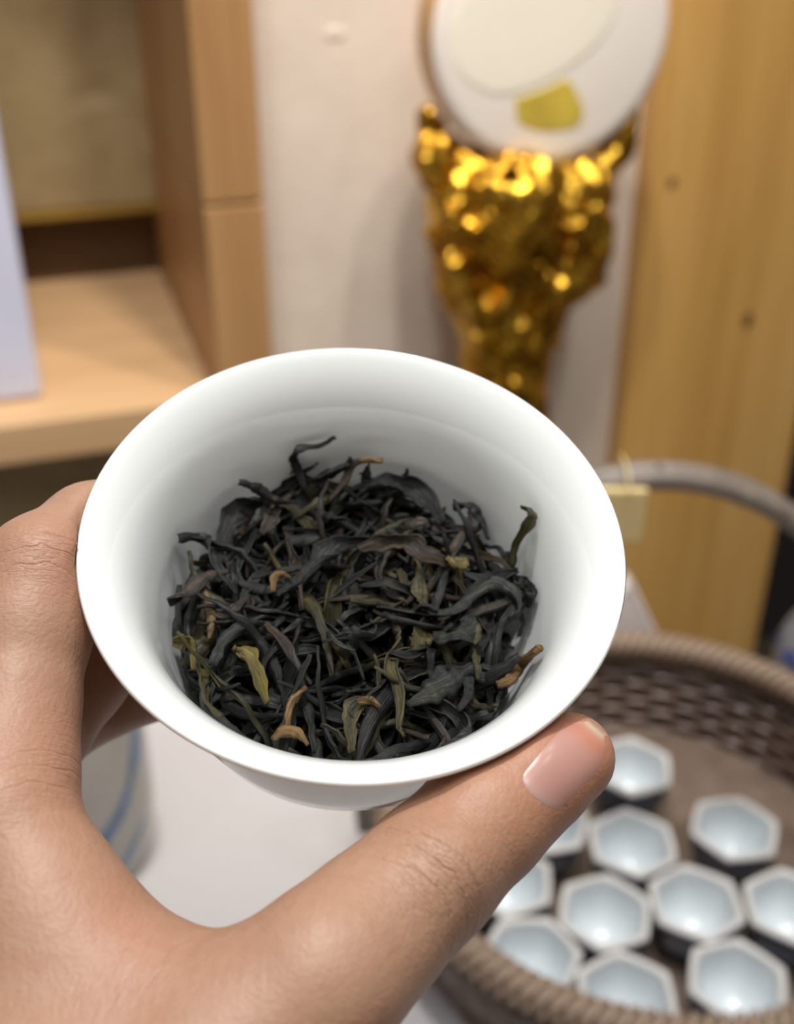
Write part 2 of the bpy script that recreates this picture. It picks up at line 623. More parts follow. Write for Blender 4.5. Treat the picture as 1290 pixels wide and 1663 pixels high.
# ------------------------------------------------------------------ room: wall, floor
FR = P0.copy()
WALL_Y = 0.13
def frame_obj(o):                     # put an object built in the turned frame where it stands
    o.location = tuple(P0)
    o.rotation_euler = (0, 0, TH)
    return o
struct(frame_obj(box('wall_back', -1.6, 1.9, WALL_Y + 0.42, WALL_Y + 0.47, -0.75, 2.2, M['recess_shade'], bev=0)))
rb = loc_at(1005, 770, 0.10)[0]
re_ = loc_at(1225, 1060, 0.10)[0]
wallm = struct(frame_obj(box('wall_middle', 0.004, rb - 0.0005, WALL_Y, WALL_Y + 0.06, -0.75, 1.6, M['plaster'], bev=0)))
struct(box('floor', -2.0, 2.2, -1.6, 2.6, -0.80, -0.75, M['floor'], bev=0))
struct(box('wall_front', -2.0, 2.2, -1.65, -1.6, -0.75, 2.4, M['brown_wall'], bev=0))
struct(box('wall_left', -2.05, -2.0, -1.65, 2.6, -0.75, 2.4, M['brown_wall'], bev=0))
struct(box('wall_right', 2.2, 2.25, -1.65, 2.6, -0.75, 2.4, M['brown_wall'], bev=0))

# upright pine board at the right of the plaster
board = frame_obj(box('pine_board', rb, re_, 0.10, 0.145, -0.75, 1.6, M['wood_board'], bev=0.004))
tag(board, 'wide upright pine board with two dark knots right of the golden statue', 'board')
for (u, v_, rk) in ((1215, 520, 0.0075), (1092, 297, 0.0055)):
    q = loc_at(u, v_, 0.10)
    bm = bmesh.new()
    bmesh.ops.create_uvsphere(bm, u_segments=14, v_segments=8, radius=1.0)
    for vv in bm.verts:
        vv.co = Vector((q[0] + vv.co.x * rk * 0.8, q[1] + vv.co.y * 0.0012, q[2] + vv.co.z * rk * 1.3))
    bm_obj('knot', bm, M['knot'], board, True)
q = loc_at(545, 55, WALL_Y)
bm = bmesh.new()
bmesh.ops.create_uvsphere(bm, u_segments=18, v_segments=10, radius=1.0)
for vv in bm.verts:
    vv.co = Vector((q[0] + vv.co.x * 0.011, q[1] + vv.co.y * 0.0011, q[2] + vv.co.z * 0.006))
bm_obj('plaster_bump', bm, M['plaster'], wallm, True)
# ------------------------------------------------------------------ display shelf at the left
shelf = frame_obj(empty('display_shelf'))
tag(shelf, 'honey coloured wooden display shelf unit at the left with a thick side post', 'shelf')
SZ = 0.1645
seam = loc_at(375, 332, 0.0)[2]
box('side_post', -0.052, 0.0, 0.0, 0.42, seam + 0.0008, 1.25, M['wood_left'], shelf, 0.0025)
box('side_post', -0.052, 0.0, 0.0, 0.42, -0.75, seam - 0.0008, M['wood_left'], shelf, 0.0025)
for gx in (-0.039, -0.026, -0.013):
    box('bead', gx - 0.0025, gx + 0.0025, -0.0012, 0.002, seam + 0.002, 1.249, M['wood_left'], shelf, 0.0008)
box('shelf_board', -0.85, -0.0525, 0.003, 0.42, SZ - 0.039, SZ, M['wood_shelf'], shelf, 0.002)
box('back_board', -0.85, -0.0525, 0.385, 0.40, SZ, 1.25, M['dark_back'], shelf, 0.0)
box('lower_back_board', -0.85, -0.0525, 0.05, 0.065, -0.75, SZ - 0.04, M['tan_panel'], shelf, 0.0)
box('upper_board', -0.85, -0.0525, 0.003, 0.42, 1.10, 1.14, M['wood_shelf'], shelf, 0.002)
pl = loc_at(290, 331, 0.355)
pz = pl[2]
pan = frame_obj(empty('textured_panel'))
tag(pan, 'brown textured sheet panel hung at the back of the shelf niche', 'panel')
PX1 = loc_at(268, 120, 0.355)[0]
# panel as a gently buckled sheet with one dented crease
nx_, nz_ = 60, 44
V, F = [], []
cx_, cz_ = loc_at(155, 145, 0.355)[[0, 2]]
for j in range(nz_ + 1):
    for i in range(nx_ + 1):
        x = -0.80 + (PX1 + 0.80) * i / nx_
        z = pz + 0.42 * j / nz_
        dx, dz = x - cx_, z - cz_
        dent = 0.007 * math.exp(-((dz + 0.5 * abs(dx)) / 0.006) ** 2 - (dx / 0.022) ** 2)
        V.append((x, 0.355 + 0.0015 * math.sin(31 * x + 4 * z) * math.cos(23 * z) + dent, z))
for j in range(nz_):
    for i in range(nx_):
        a = j * (nx_ + 1) + i
        F.append((a, a + 1, a + nx_ + 2, a + nx_ + 1))
sh = mesh_obj('sheet', V, F, M['tan_panel'], pan, True)
md = sh.modifiers.new('thick', 'SOLIDIFY')
md.thickness = 0.004
box('bottom_trim', -0.80, PX1, 0.349, 0.358, pz - 0.004, pz + 0.002, M['gold_trim'], pan, 0.0008)

# pale lavender box standing on the shelf
lb = frame_obj(empty('lavender_box'))
tag(lb, 'tall pale lavender box standing on the shelf at the left edge', 'box')
box('body', -0.42, -0.207, 0.052, 0.20, SZ, SZ + 0.46, M['lavender'], lb, 0.006)
box('lid', -0.422, -0.205, 0.050, 0.202, SZ + 0.461, SZ + 0.50, M['lavender'], lb, 0.006)

# ------------------------------------------------------------------ table
tbl = empty('white_table', (0, 0, 0))
tag(tbl, 'white topped table under the basket and the hand', 'table')
box('tabletop', -0.75, 0.85, 0.05, 0.772, -0.035, 0.0, M['white_table'], tbl, 0.004)
for (x, y) in ((-0.70, 0.10), (0.80, 0.10), (-0.70, 0.72), (0.80, 0.72)):
    box('leg', x - 0.025, x + 0.025, y - 0.025, y + 0.025, -0.75, -0.0355, M['white_table'], tbl, 0.003)

# ------------------------------------------------------------------ golden statue on a pedestal
SY = 0.02
def sp(u, v, dy=0.0):
    return loc_at(u, v, SY + dy)
pc = sp(820, 640)
ped = frame_obj(empty('pedestal'))
tag(ped, 'square wooden pedestal carrying the golden statue behind the white bowl', 'pedestal')
box('column', pc[0] - 0.058, pc[0] + 0.052, SY - 0.055, SY + 0.055, -0.75, -0.052, M['wood_ped'], ped, 0.002)
box('cap', pc[0] - 0.062, pc[0] + 0.056, SY - 0.06, SY + 0.06, -0.05, -0.03, M['wood_ped'], ped, 0.003)

statue = frame_obj(empty('golden_statue'))
tag(statue, 'gilded carved trophy stand holding a round milky white disc', 'statue')
PXM = np.linalg.norm(sp(860, 400) - sp(861, 400))       # metres per photo pixel in the statue's plane
fl = Field((pc[0] - 0.16, SY - 0.10, -0.05), (pc[0] + 0.22, SY + 0.10, 0.46), 0.0022)
def gb(u0, v0, u1, v1, r0, r1, dy0=0.0, dy1=0.0, k=0.010):
    fl.cone(sp(u0, v0, dy0), sp(u1, v1, dy1), r0 * PXM, r1 * PXM, k)
gb(692, 195, 712, 262, 14, 30)
gb(712, 250, 770, 292, 32, 34)
gb(770, 295, 880, 312, 40, 42)
gb(880, 312, 965, 272, 40, 28)
gb(965, 280, 1005, 240, 28, 20)
gb(1005, 240, 1030, 190, 19, 12)
gb(765, 330, 785, 430, 66, 62, 0.0, 0.0)
gb(905, 330, 910, 420, 78, 70)
gb(835, 330, 830, 470, 80, 70, -0.02, -0.01)
gb(790, 430, 815, 540, 58, 62)
gb(925, 400, 925, 440, 60, 45)
gb(880, 430, 845, 540, 62, 58)
gb(815, 530, 820, 650, 66, 66)
gb(820, 650, 815, 900, 68, 75)
gb(815, 890, 815, 930, 80, 105)
gb(962, 310, 988, 312, 22, 12)
gb(972, 375, 962, 452, 26, 22)
gb(712, 385, 745, 480, 20, 24)
gb(880, 555, 905, 562, 18, 5)
gb(720, 320, 702, 268, 20, 22, -0.015, -0.02)
# carved swags over the front
for (a_) in [((735, 345), (800, 375), (850, 350)), ((860, 300), (875, 350), (930, 370)), ((770, 400), (830, 440), (900, 430)),
             ((900, 480), (960, 430), (985, 360)), ((740, 420), (770, 500), (800, 590)), ((850, 480), (830, 560), (840, 660)),
             ((800, 300), (780, 350), (795, 400)), ((940, 300), (960, 350), (930, 400))]:
    pts = spline([(p[0], p[1]) for p in a_], 7)
    for p, q in zip(pts[:-1], pts[1:]):
        gb(p[0], p[1], q[0], q[1], 15, 13, -0.040, -0.040, 0.006)
# deeply cut folds
for a_ in [((800, 470), (790, 540), (800, 640)), ((858, 380), (870, 440), (850, 520)), ((740, 300), (760, 360), (740, 420)), ((925, 300), (900, 360), (925, 420)),
           ((830, 300), (815, 340), (840, 400)), ((870, 540), (865, 600), (850, 680)), ((970, 330), (945, 345), (930, 340)), ((700, 350), (730, 360), (750, 355))]:
    pts = spline([(p[0], p[1]) for p in a_], 7)
    for p, q in zip(pts[:-1], pts[1:]):
        fl.cone(sp(p[0], p[1], -0.048), sp(q[0], q[1], -0.048), 13 * PXM, 11 * PXM, 0.004, sub=True)
X, Y, Z = fl.grid()
fl.D = np.maximum(fl.D, (-0.0298 - Z).astype(np.float32))
fl.D += (0.0030 * np.sin(95 * X + 40 * Z + 1.3) * np.sin(70 * Z + 60 * Y) + 0.0022 * np.sin(170 * Z - 90 * X) * np.cos(150 * X + 110 * Y)
         + 0.0012 * np.sin(330 * X + 210 * Z) * np.sin(290 * Z - 170 * Y)).astype(np.float32)
fl.D = np.maximum(fl.D, (-0.0298 - Z).astype(np.float32))
# the disc sits in the cradle: carve its seat
DC = sp(884, 50)
DR = 188 * np.linalg.norm(sp(886, 56) - sp(887, 56))
DT = 0.046
dd = np.maximum(np.sqrt((X - DC[0]) ** 2 + (Z - DC[2]) ** 2) - (DR + 0.0012), np.abs(Y - (SY - 0.0)) - DT / 2 - 0.001)
fl.D = np.maximum(fl.D, -dd.astype(np.float32))
V, F = fl.mesh()
np_mesh('carved_stand', V, F, M['gold'], statue)
# disc: face, amber edge, raised cream swirl, raised yellow patch  (axis along local y)
def disc_mesh(prof, n=96):
    v, f = lathe_data(prof, n)
    return [(DC[0] + p[0], SY + p[2], DC[2] + p[1]) for p in v], f
fr = SY - DT / 2
v, f = disc_mesh([(0.0001, -DT / 2), (DR * 0.90, -DT / 2), (DR * 0.975, -DT / 2 + 0.0012), (DR - 0.0004, -DT / 2 + 0.0035)])
mesh_obj('disc_face', v, f, M['disc_white'], statue, True)
v, f = disc_mesh([(DR - 0.0004, -DT / 2 + 0.0034), (DR, -DT / 2 + 0.006), (DR, DT / 2 - 0.002), (DR - 0.002, DT / 2), (0.0001, DT / 2)])
mesh_obj('disc_edge', v, f, M['amber'], statue, True)
def relief(name, outline, mat, h):
    pts = spline(outline + [outline[0]], 40)[:-1]
    bm = bmesh.new()
    ring = []
    for (u, v_) in pts:
        q = loc_at(u, v_, fr)
        ring.append(q)
    ring = np.array(ring)
    ctr = ring.mean(0)
    lv = []
    for s_, y_ in ((1.0, fr + 0.0005), (0.97, fr - h * 0.7), (0.90, fr - h), (0.6, fr - h * 1.15), (0.3, fr - h * 1.2)):
        lv.append([bm.verts.new((ctr[0] + (q[0] - ctr[0]) * s_, y_, ctr[2] + (q[2] - ctr[2]) * s_)) for q in ring])
    n = len(ring)
    for A, B in zip(lv[:-1], lv[1:]):
        for i in range(n):
            bm.faces.new((A[i], A[(i + 1) % n], B[(i + 1) % n], B[i]))
    c = bm.verts.new((ctr[0], fr - h * 1.2, ctr[2]))
    for i in range(n):
        bm.faces.new((lv[-1][i], lv[-1][(i + 1) % n], c))
    return bm_obj(name, bm, mat, statue, True)
relief('cream_swirl', [(728, 30), (735, 110), (790, 155), (860, 148), (930, 110), (985, 60), (1010, 0), (990, -60), (880, -90), (780, -60)], M['disc_cream'], 0.0005)
relief('yellow_patch', [(836, 160), (880, 145), (918, 128), (932, 140), (948, 175), (940, 205), (905, 214), (868, 212), (840, 198)], M['gold_patch'], 0.0004)

# ------------------------------------------------------------------ woven basket with cups
BC = np.array([0.162, 0.556])
BR = 0.169
basket = empty('woven_basket', (BC[0], BC[1], 0.0))
tag(basket, 'round brown woven basket tray with arched handle, filled with cups', 'basket')
FLZ = 0.012
lathe('basket_floor', [(0.0001, 0.001), (0.150, 0.001), (0.156, 0.004), (0.156, FLZ - 0.002), (0.150, FLZ), (0.08, FLZ), (0.0001, FLZ)], M['cane_floor'], basket, 72)
NC = 9
nst = 56
def wall_r(z): return 0.1550 + (BR - 0.1550) * (z / 0.074) ** 0.8
lathe('wall_lining', [(wall_r(0.004) + 0.0030, 0.004), (wall_r(0.03) + 0.0030, 0.03), (wall_r(0.045) + 0.003, 0.045), (wall_r(0.070) + 0.003, 0.070),
                      (wall_r(0.070) + 0.0042, 0.070), (wall_r(0.03) + 0.0042, 0.03), (wall_r(0.004) + 0.0042, 0.004), (wall_r(0.004) + 0.003, 0.004)], M['cane_in'], basket, 72)
for c_ in range(NC):
    z = 0.0075 + c_ * 0.0074
    pts = []
    nn = nst * 6
    for i in range(nn):
        a = 2 * math.pi * i / nn
        r_ = wall_r(z) + 0.0016 * math.sin(a * nst / 2 + (math.pi if c_ % 2 else 0))
        pts.append((r_ * math.cos(a), r_ * math.sin(a), z))
    tube('weave_strand', pts, 0.0040, M['cane_in'], basket, 8, True)
stake_me = None
for i in range(nst):
    a = 2 * math.pi * i / nst
    o = None
    if stake_me is None:
        o = tube('stake', [(wall_r(z) - 0.0006, 0, z) for z in (0.004, 0.025, 0.045, 0.070)], 0.0019, M['cane_in'], basket, 6)
        stake_me = o.data
    else:
        o = bpy.data.objects.new('stake', stake_me)
        COL.objects.link(o)
        o.parent = basket
    o.rotation_euler = (0, 0, a)
# rope-like rim: a core ring wrapped by slanting strands
RZ = 0.0785
pts = [(BR * math.cos(a), BR * math.sin(a), RZ) for a in np.linspace(0, 2 * math.pi, 120, endpoint=False)]
tube('rim_core', pts, 0.0074, M['cane_rim'], basket, 10, True)
nw = 130
wrap_me = None
for i in range(nw):
    a0 = 2 * math.pi * i / nw
    if wrap_me is None:
        pp = []
        for s_ in np.linspace(0, 1, 15):
            ph = 2 * math.pi * s_
            da = (s_ - 0.5) * 2 * math.pi / nw * 2.6
            rr = BR + 0.0084 * math.cos(ph)
            pp.append((rr * math.cos(da), rr * math.sin(da), RZ + 0.0084 * math.sin(ph)))
        o = tube('rim_wrap', pp, [0.0030] * 15, M['cane_rim'], basket, 6)
        wrap_me = o.data
    else:
        o = bpy.data.objects.new('rim_wrap', wrap_me)
        COL.objects.link(o)
        o.parent = basket
    o.rotation_euler = (0, 0, a0)
# arched handle: two canes bound side by side
HA, HB, HZ = BR - 0.003, 0.234, 0.0785
def harch(a): return (HA * math.cos(a) - 0.018, HZ + HB * math.sin(a))
for k_, dy in enumerate((-0.0045, 0.0045)):
    pts = []
    for a in np.linspace(-0.12, math.pi + 0.12, 60):
        hx, hz = harch(a)
        pts.append((hx, dy + 0.009, hz))
    tube('handle_cane', pts, 0.0062, M['cane_handle'], basket, 10)
for a in np.linspace(0.12, math.pi - 0.12, 11):
    px, pz_ = harch(a)
    qx, qz = harch(a + 0.01)
    t = Vector((qx - px, 0, qz - pz_)).normalized()
    nrm = Vector((-t.z, 0, t.x))
    loop = []
    for ph in np.linspace(0, 2 * math.pi, 16, endpoint=False):
        loop.append(Vector((px, 0.009, pz_)) + nrm * (0.0066 * math.sin(ph)) + Vector((0, 0.0112 * math.cos(ph), 0)))
    tube('binding', loop, 0.0011, M['cane_handle'], basket, 6, True)
# tag hung from the top of the handle
tg = empty('hang_tag', (0.1085, 0.5500, 0.279))
tag(tg, 'small cream rectangular tag hanging from the basket handle', 'tag')
box('card', -0.027, 0.027, -0.0022, 0.0022, 0.0, 0.034, M['cream_tag'], tg, 0.0020)
for sx_ in (-0.016, 0.016):
    lp = [(sx_, 0.015 + 0.0185 * math.cos(a), 0.0325 + 0.0095 * math.sin(a)) for a in np.linspace(0, 2 * math.pi, 20, endpoint=False)]
    tube('string_loop', lp, 0.0006, M['cream_tag'], tg, 6, True)

# hexagonal cups
def hexring(r, z, rot=0.0, rnd=0.22, n=48):
    out = []
    for k in range(n):
        a = 2 * math.pi * k / n
        m_ = (a % (math.pi / 3)) - math.pi / 6
        hx = math.cos(math.pi / 6) / math.cos(m_)
        rr = r * ((1 - rnd) * hx + rnd)
        out.append((rr * math.cos(a + rot), rr * math.sin(a + rot), z))
    return out
def loft(name, rings, mat, parent, cap0=False, cap1=False):
    V, F = [], []
    n = len(rings[0])
    for r_ in rings:
        V += r_
    for i in range(len(rings) - 1):
        for k in range(n):
            l = (k + 1) % n
            F.append((i * n + k, i * n + l, (i + 1) * n + l, (i + 1) * n + k))
    if cap0:
        F.append(tuple(range(n))[::-1])
    if cap1:
        F.append(tuple((len(rings) - 1) * n + k for k in range(n)))
    return mesh_obj(name, V, F, mat, parent, True)
def make_cup():
    t = empty('hexagonal_cup')
    rr = 0.0305
    loft('outer_wall', [hexring(0.0150, 0.0), hexring(0.0165, 0.0005), hexring(0.0170, 0.004), hexring(0.0215, 0.009), hexring(0.0265, 0.020), hexring(0.0292, 0.033), hexring(rr, 0.0385)], M['cup_out'], t, cap0=True)
    loft('rim', [hexring(rr, 0.0385), hexring(rr - 0.0002, 0.0400), hexring(rr - 0.0012, 0.0410), hexring(rr - 0.0045, 0.0405), hexring(rr - 0.0055, 0.0385, 0, 0.35)], M['cup_rim'], t)
    loft('inside', [hexring(rr - 0.0055, 0.0385, 0, 0.35), hexring(0.0235, 0.030, 0, 0.5), hexring(0.0205, 0.020, 0, 0.7), hexring(0.0150, 0.012, 0, 0.9), hexring(0.0080, 0.0085, 0, 1), hexring(0.002, 0.0078, 0, 1)], M['cup_in'], t, cap1=True)
    return t
cup_spots = [((1026, 1242), 0.35, 'farthest hexagonal cup in the basket, next to the thumb tip'),
             ((1008, 1363), 0.5, 'hexagonal cup just right of the thumb nail, second from the far end'),
             ((1194, 1343), 0.15, 'hexagonal cup by the far right basket wall, farthest on that side'),
             ((1136, 1464), 0.55, 'hexagonal cup in the middle of the basket group'),
             ((978, 1504), 0.30, 'hexagonal cup in the left middle of the basket, wholly in view'),
             ((1272, 1469), 0.45, 'hexagonal cup cut by the right edge of the photo'),
             ((1199, 1590), 0.25, 'hexagonal cup near the front right basket rim'),
             ((847, 1549), 0.05, 'hexagonal cup beside the thumb at the front left basket rim'),
             ((1006, 1648), 0.5, 'hexagonal cup nearest the camera, half hidden by the front rim'),
             ((836, 1437), 0.4, 'hexagonal cup half hidden behind the thumb joint'),
             ((900, 1345), 0.2, 'hexagonal cup mostly hidden behind the thumb nail')]
proto = make_cup()
protoch = list(proto.children)
cpos = np.array([at_z(u, v_, FLZ + 0.041)[:2] for (u, v_), rz, lab in cup_spots])
for _ in range(200):                                   # nudge the cups apart and off the wall
    for i in range(len(cpos)):
        for j in range(i):
            d = cpos[i] - cpos[j]
            L = np.linalg.norm(d)
            if L < 0.0575:
                cpos[i] += d / L * (0.0575 - L) * 0.3
                cpos[j] -= d / L * (0.0575 - L) * 0.3
        d = cpos[i] - BC
        L = np.linalg.norm(d)
        if L > 0.1285:
            cpos[i] = BC + d * (0.1285 / L)
for i, ((u, v_), rz, lab) in enumerate(cup_spots):
    if i == 0:
        o = proto
    else:
        o = proto.copy()
        COL.objects.link(o)
        for ch in protoch:
            c2 = ch.copy()
            COL.objects.link(c2)
            c2.parent = o
    o.location = (cpos[i][0], cpos[i][1], FLZ + 0.0003)
    o.rotation_euler = (0, 0, rz)
    tag(o, lab, 'cup', 'hexagonal tea cups in the basket')

# ------------------------------------------------------------------ other things on the table
jc = at_z(262, 1385, 0.0)
JR = 0.048
jar = empty('porcelain_jar', (jc[0] - JR, jc[1], 0.0))
tag(jar, 'greyish white porcelain jar with blue brush strokes seen through the hand', 'jar')
jprof = [(r_, z_ * 1.75) for r_, z_ in [(0.0001, 0.0), (0.036, 0.0), (0.040, 0.003), (0.0445, 0.014), (0.0475, 0.030), (0.048, 0.06), (0.0475, 0.095), (0.046, 0.108), (0.043, 0.114), (0.0415, 0.114), (0.0435, 0.106), (0.045, 0.09), (0.045, 0.05), (0.040, 0.012), (0.0001, 0.008)]]
lathe('jar_body', jprof, M['jar_white'], jar, 72)
def jar_rad(z):
    p = jprof[1:9]
    return float(np.interp(z, [q[1] for q in p], [q[0] for q in p]))
def stroke(pts, w, parent, radf, mat, name='brush_stroke'):
    """painted ribbon lying on a round wall; pts = (angle in degrees, z)"""
    S_ = spline(pts, 24)
    V, F = [], []
    n = len(S_)
    for i, (a, z) in enumerate(S_):
        d = S_[min(i + 1, n - 1)] - S_[max(i - 1, 0)]
        r_ = radf(z)
        tx, tz = R(d[0]) * r_, d[1]
        L = math.hypot(tx, tz) + 1e-9
        ww = w * (0.35 + 0.65 * math.sin(math.pi * (0.1 + 0.85 * i / (n - 1)))) / 2
        for sgn in (-1, 1):
            aa = R(a) + sgn * ww * (-tz / L) / r_
            zz = z + sgn * ww * (tx / L)
            rr = radf(zz) + 0.0004
            V.append((rr * math.cos(aa), rr * math.sin(aa), zz))
    for i in range(n - 1):
        F.append((2 * i, 2 * i + 1, 2 * i + 3, 2 * i + 2))
    return mesh_obj(name, V, F, mat, parent, True)
stroke([(-112, 0.030), (-88, 0.038), (-62, 0.054), (-38, 0.078), (-20, 0.108)], 0.009, jar, jar_rad, M['ink_blue'])
stroke([(-70, 0.010), (-50, 0.020), (-32, 0.036), (-20, 0.050)], 0.007, jar, jar_rad, M['ink_blue'])
stroke([(-27, 0.094), (-19, 0.112), (-13, 0.135)], 0.012, jar, jar_rad, M['ink_blue'])
stroke([(-150, 0.06), (-130, 0.09), (-105, 0.105), (-85, 0.130)], 0.008, jar, jar_rad, M['ink_blue'])
stroke([(40, 0.03), (70, 0.05), (100, 0.06), (140, 0.05)], 0.007, jar, jar_rad, M['ink_blue'])

# folded white card behind the basket
card = empty('tent_card', (0.180, 0.7575, 0.0))
tag(card, 'blank white folded card standing behind the basket beside the bowl', 'card')
CH, CW = 0.118, 0.058
for s_ in (1, -1):
    V = [(s_ * 0.0005, -0.009, CH), (s_ * 0.0005, 0.009, CH), (s_ * CW, 0.009, 0.0), (s_ * CW, -0.009, 0.0),
         (s_ * 0.0005, -0.009, CH - 0.003), (s_ * 0.0005, 0.009, CH - 0.003), (s_ * (CW - 0.0012), 0.009, 0.0), (s_ * (CW - 0.0012), -0.009, 0.0)]
    mesh_obj('card_leaf', V, [(0, 1, 2, 3), (7, 6, 5, 4), (0, 4, 5, 1), (2, 6, 7, 3), (1, 5, 6, 2), (0, 3, 7, 4)], M['white_card'], card)
V = [(x, y, z) for y in (-0.0085, -0.0078) for (x, z) in ((-CW + 0.001, 0.0), (CW - 0.001, 0.0), (0.0, CH - 0.002))]
mesh_obj('card_front', V, [(0, 1, 2), (5, 4, 3), (0, 3, 4, 1), (1, 4, 5, 2), (2, 5, 3, 0)], M['white_card'], card)

# blue and white jar at the right edge
gj = empty('ginger_jar', (0.334, 0.708, 0.0))
tag(gj, 'bluish grey jar with navy brushwork at the right edge behind the basket', 'jar')
gprof = [(0.0001, 0.0), (0.034, 0.0), (0.037, 0.004), (0.044, 0.03), (0.047, 0.06), (0.046, 0.085), (0.040, 0.102), (0.030, 0.110), (0.028, 0.118), (0.0001, 0.118)]
lathe('jar_body', gprof, M['jar_grey'], gj, 64)
lathe('jar_lid', [(0.0001, 0.1185), (0.032, 0.1185), (0.032, 0.124), (0.024, 0.131), (0.010, 0.135), (0.007, 0.142), (0.0001, 0.144)], M['navy'], gj, 48)
def gj_rad(z):
    p = gprof[1:8]
    return float(np.interp(z, [q[1] for q in p], [q[0] for q in p]))
for a_ in range(-180, 180, 40):
    stroke([(a_ - 14, 0.050), (a_, 0.058), (a_ + 14, 0.048)], 0.020, gj, gj_rad, M['navy'])
    stroke([(a_ + 4, 0.016), (a_ + 20, 0.024), (a_ + 34, 0.015)], 0.014, gj, gj_rad, M['navy'])
    stroke([(a_ + 8, 0.085), (a_ + 20, 0.090), (a_ + 32, 0.084)], 0.008, gj, gj_rad, M['navy'])

# ------------------------------------------------------------------ the white bowl
RIM_C = np.array([-0.0073, 0.1749, 0.5129])
ta, tb = 0.0659, 0.353
BN = np.array([math.sin(ta), -math.sin(tb), 0.0])
BN[2] = math.sqrt(1 - BN[0] ** 2 - BN[1] ** 2)
BX = np.cross([0, 1, 0], BN)
BX /= np.linalg.norm(BX)
BY = np.cross(BN, BX)
RIM_Z = 0.0555
BO = RIM_C - BN * RIM_Z
BMAT = Matrix(((BX[0], BY[0], BN[0], BO[0]), (BX[1], BY[1], BN[1], BO[1]), (BX[2], BY[2], BN[2], BO[2]), (0, 0, 0, 1)))
def to_bowl(P):
    d = np.asarray(P) - BO
    return np.stack([d @ BX, d @ BY, d @ BN], -1)
def from_bowl(P):
    P = np.asarray(P)
    return BO + P[..., 0:1] * BX + P[..., 1:2] * BY + P[..., 2:3] * BN
inner = [(0.0001, 0.0065), (0.012, 0.0068), (0.020, 0.0085), (0.026, 0.0118), (0.0303, 0.0165), (0.0330, 0.0225), (0.0348, 0.029), (0.0360, 0.035), (0.0372, 0.041), (0.0387, 0.0460), (0.0406, 0.0498), (0.0430, 0.0528), (0.0455, 0.0549), (0.0467, 0.0556)]
outer = [(0.0475, 0.0557), (0.0478, 0.0552), (0.0474, 0.0544), (0.0448, 0.0521), (0.0420, 0.0486), (0.0400, 0.0440), (0.0386, 0.038), (0.0375, 0.032), (0.0360, 0.0242), (0.0335, 0.0165), (0.0295, 0.0098), (0.0250, 0.0050), (0.0236, 0.0034), (0.0233, -0.0045), (0.0224, -0.0052), (0.0212, -0.0045), (0.0205, 0.0030), (0.0001, 0.0038)]
bowl = lathe('tea_bowl', inner + [(0.0472, 0.0558)] + outer, M['porcelain'], None, 160)
bowl.matrix_world = BMAT
tag(bowl, 'white glossy flared porcelain bowl of tea leaves held in the hand', 'bowl')
inr = np.array(inner)
def Rin(z): return np.interp(z, inr[:, 1], inr[:, 0])

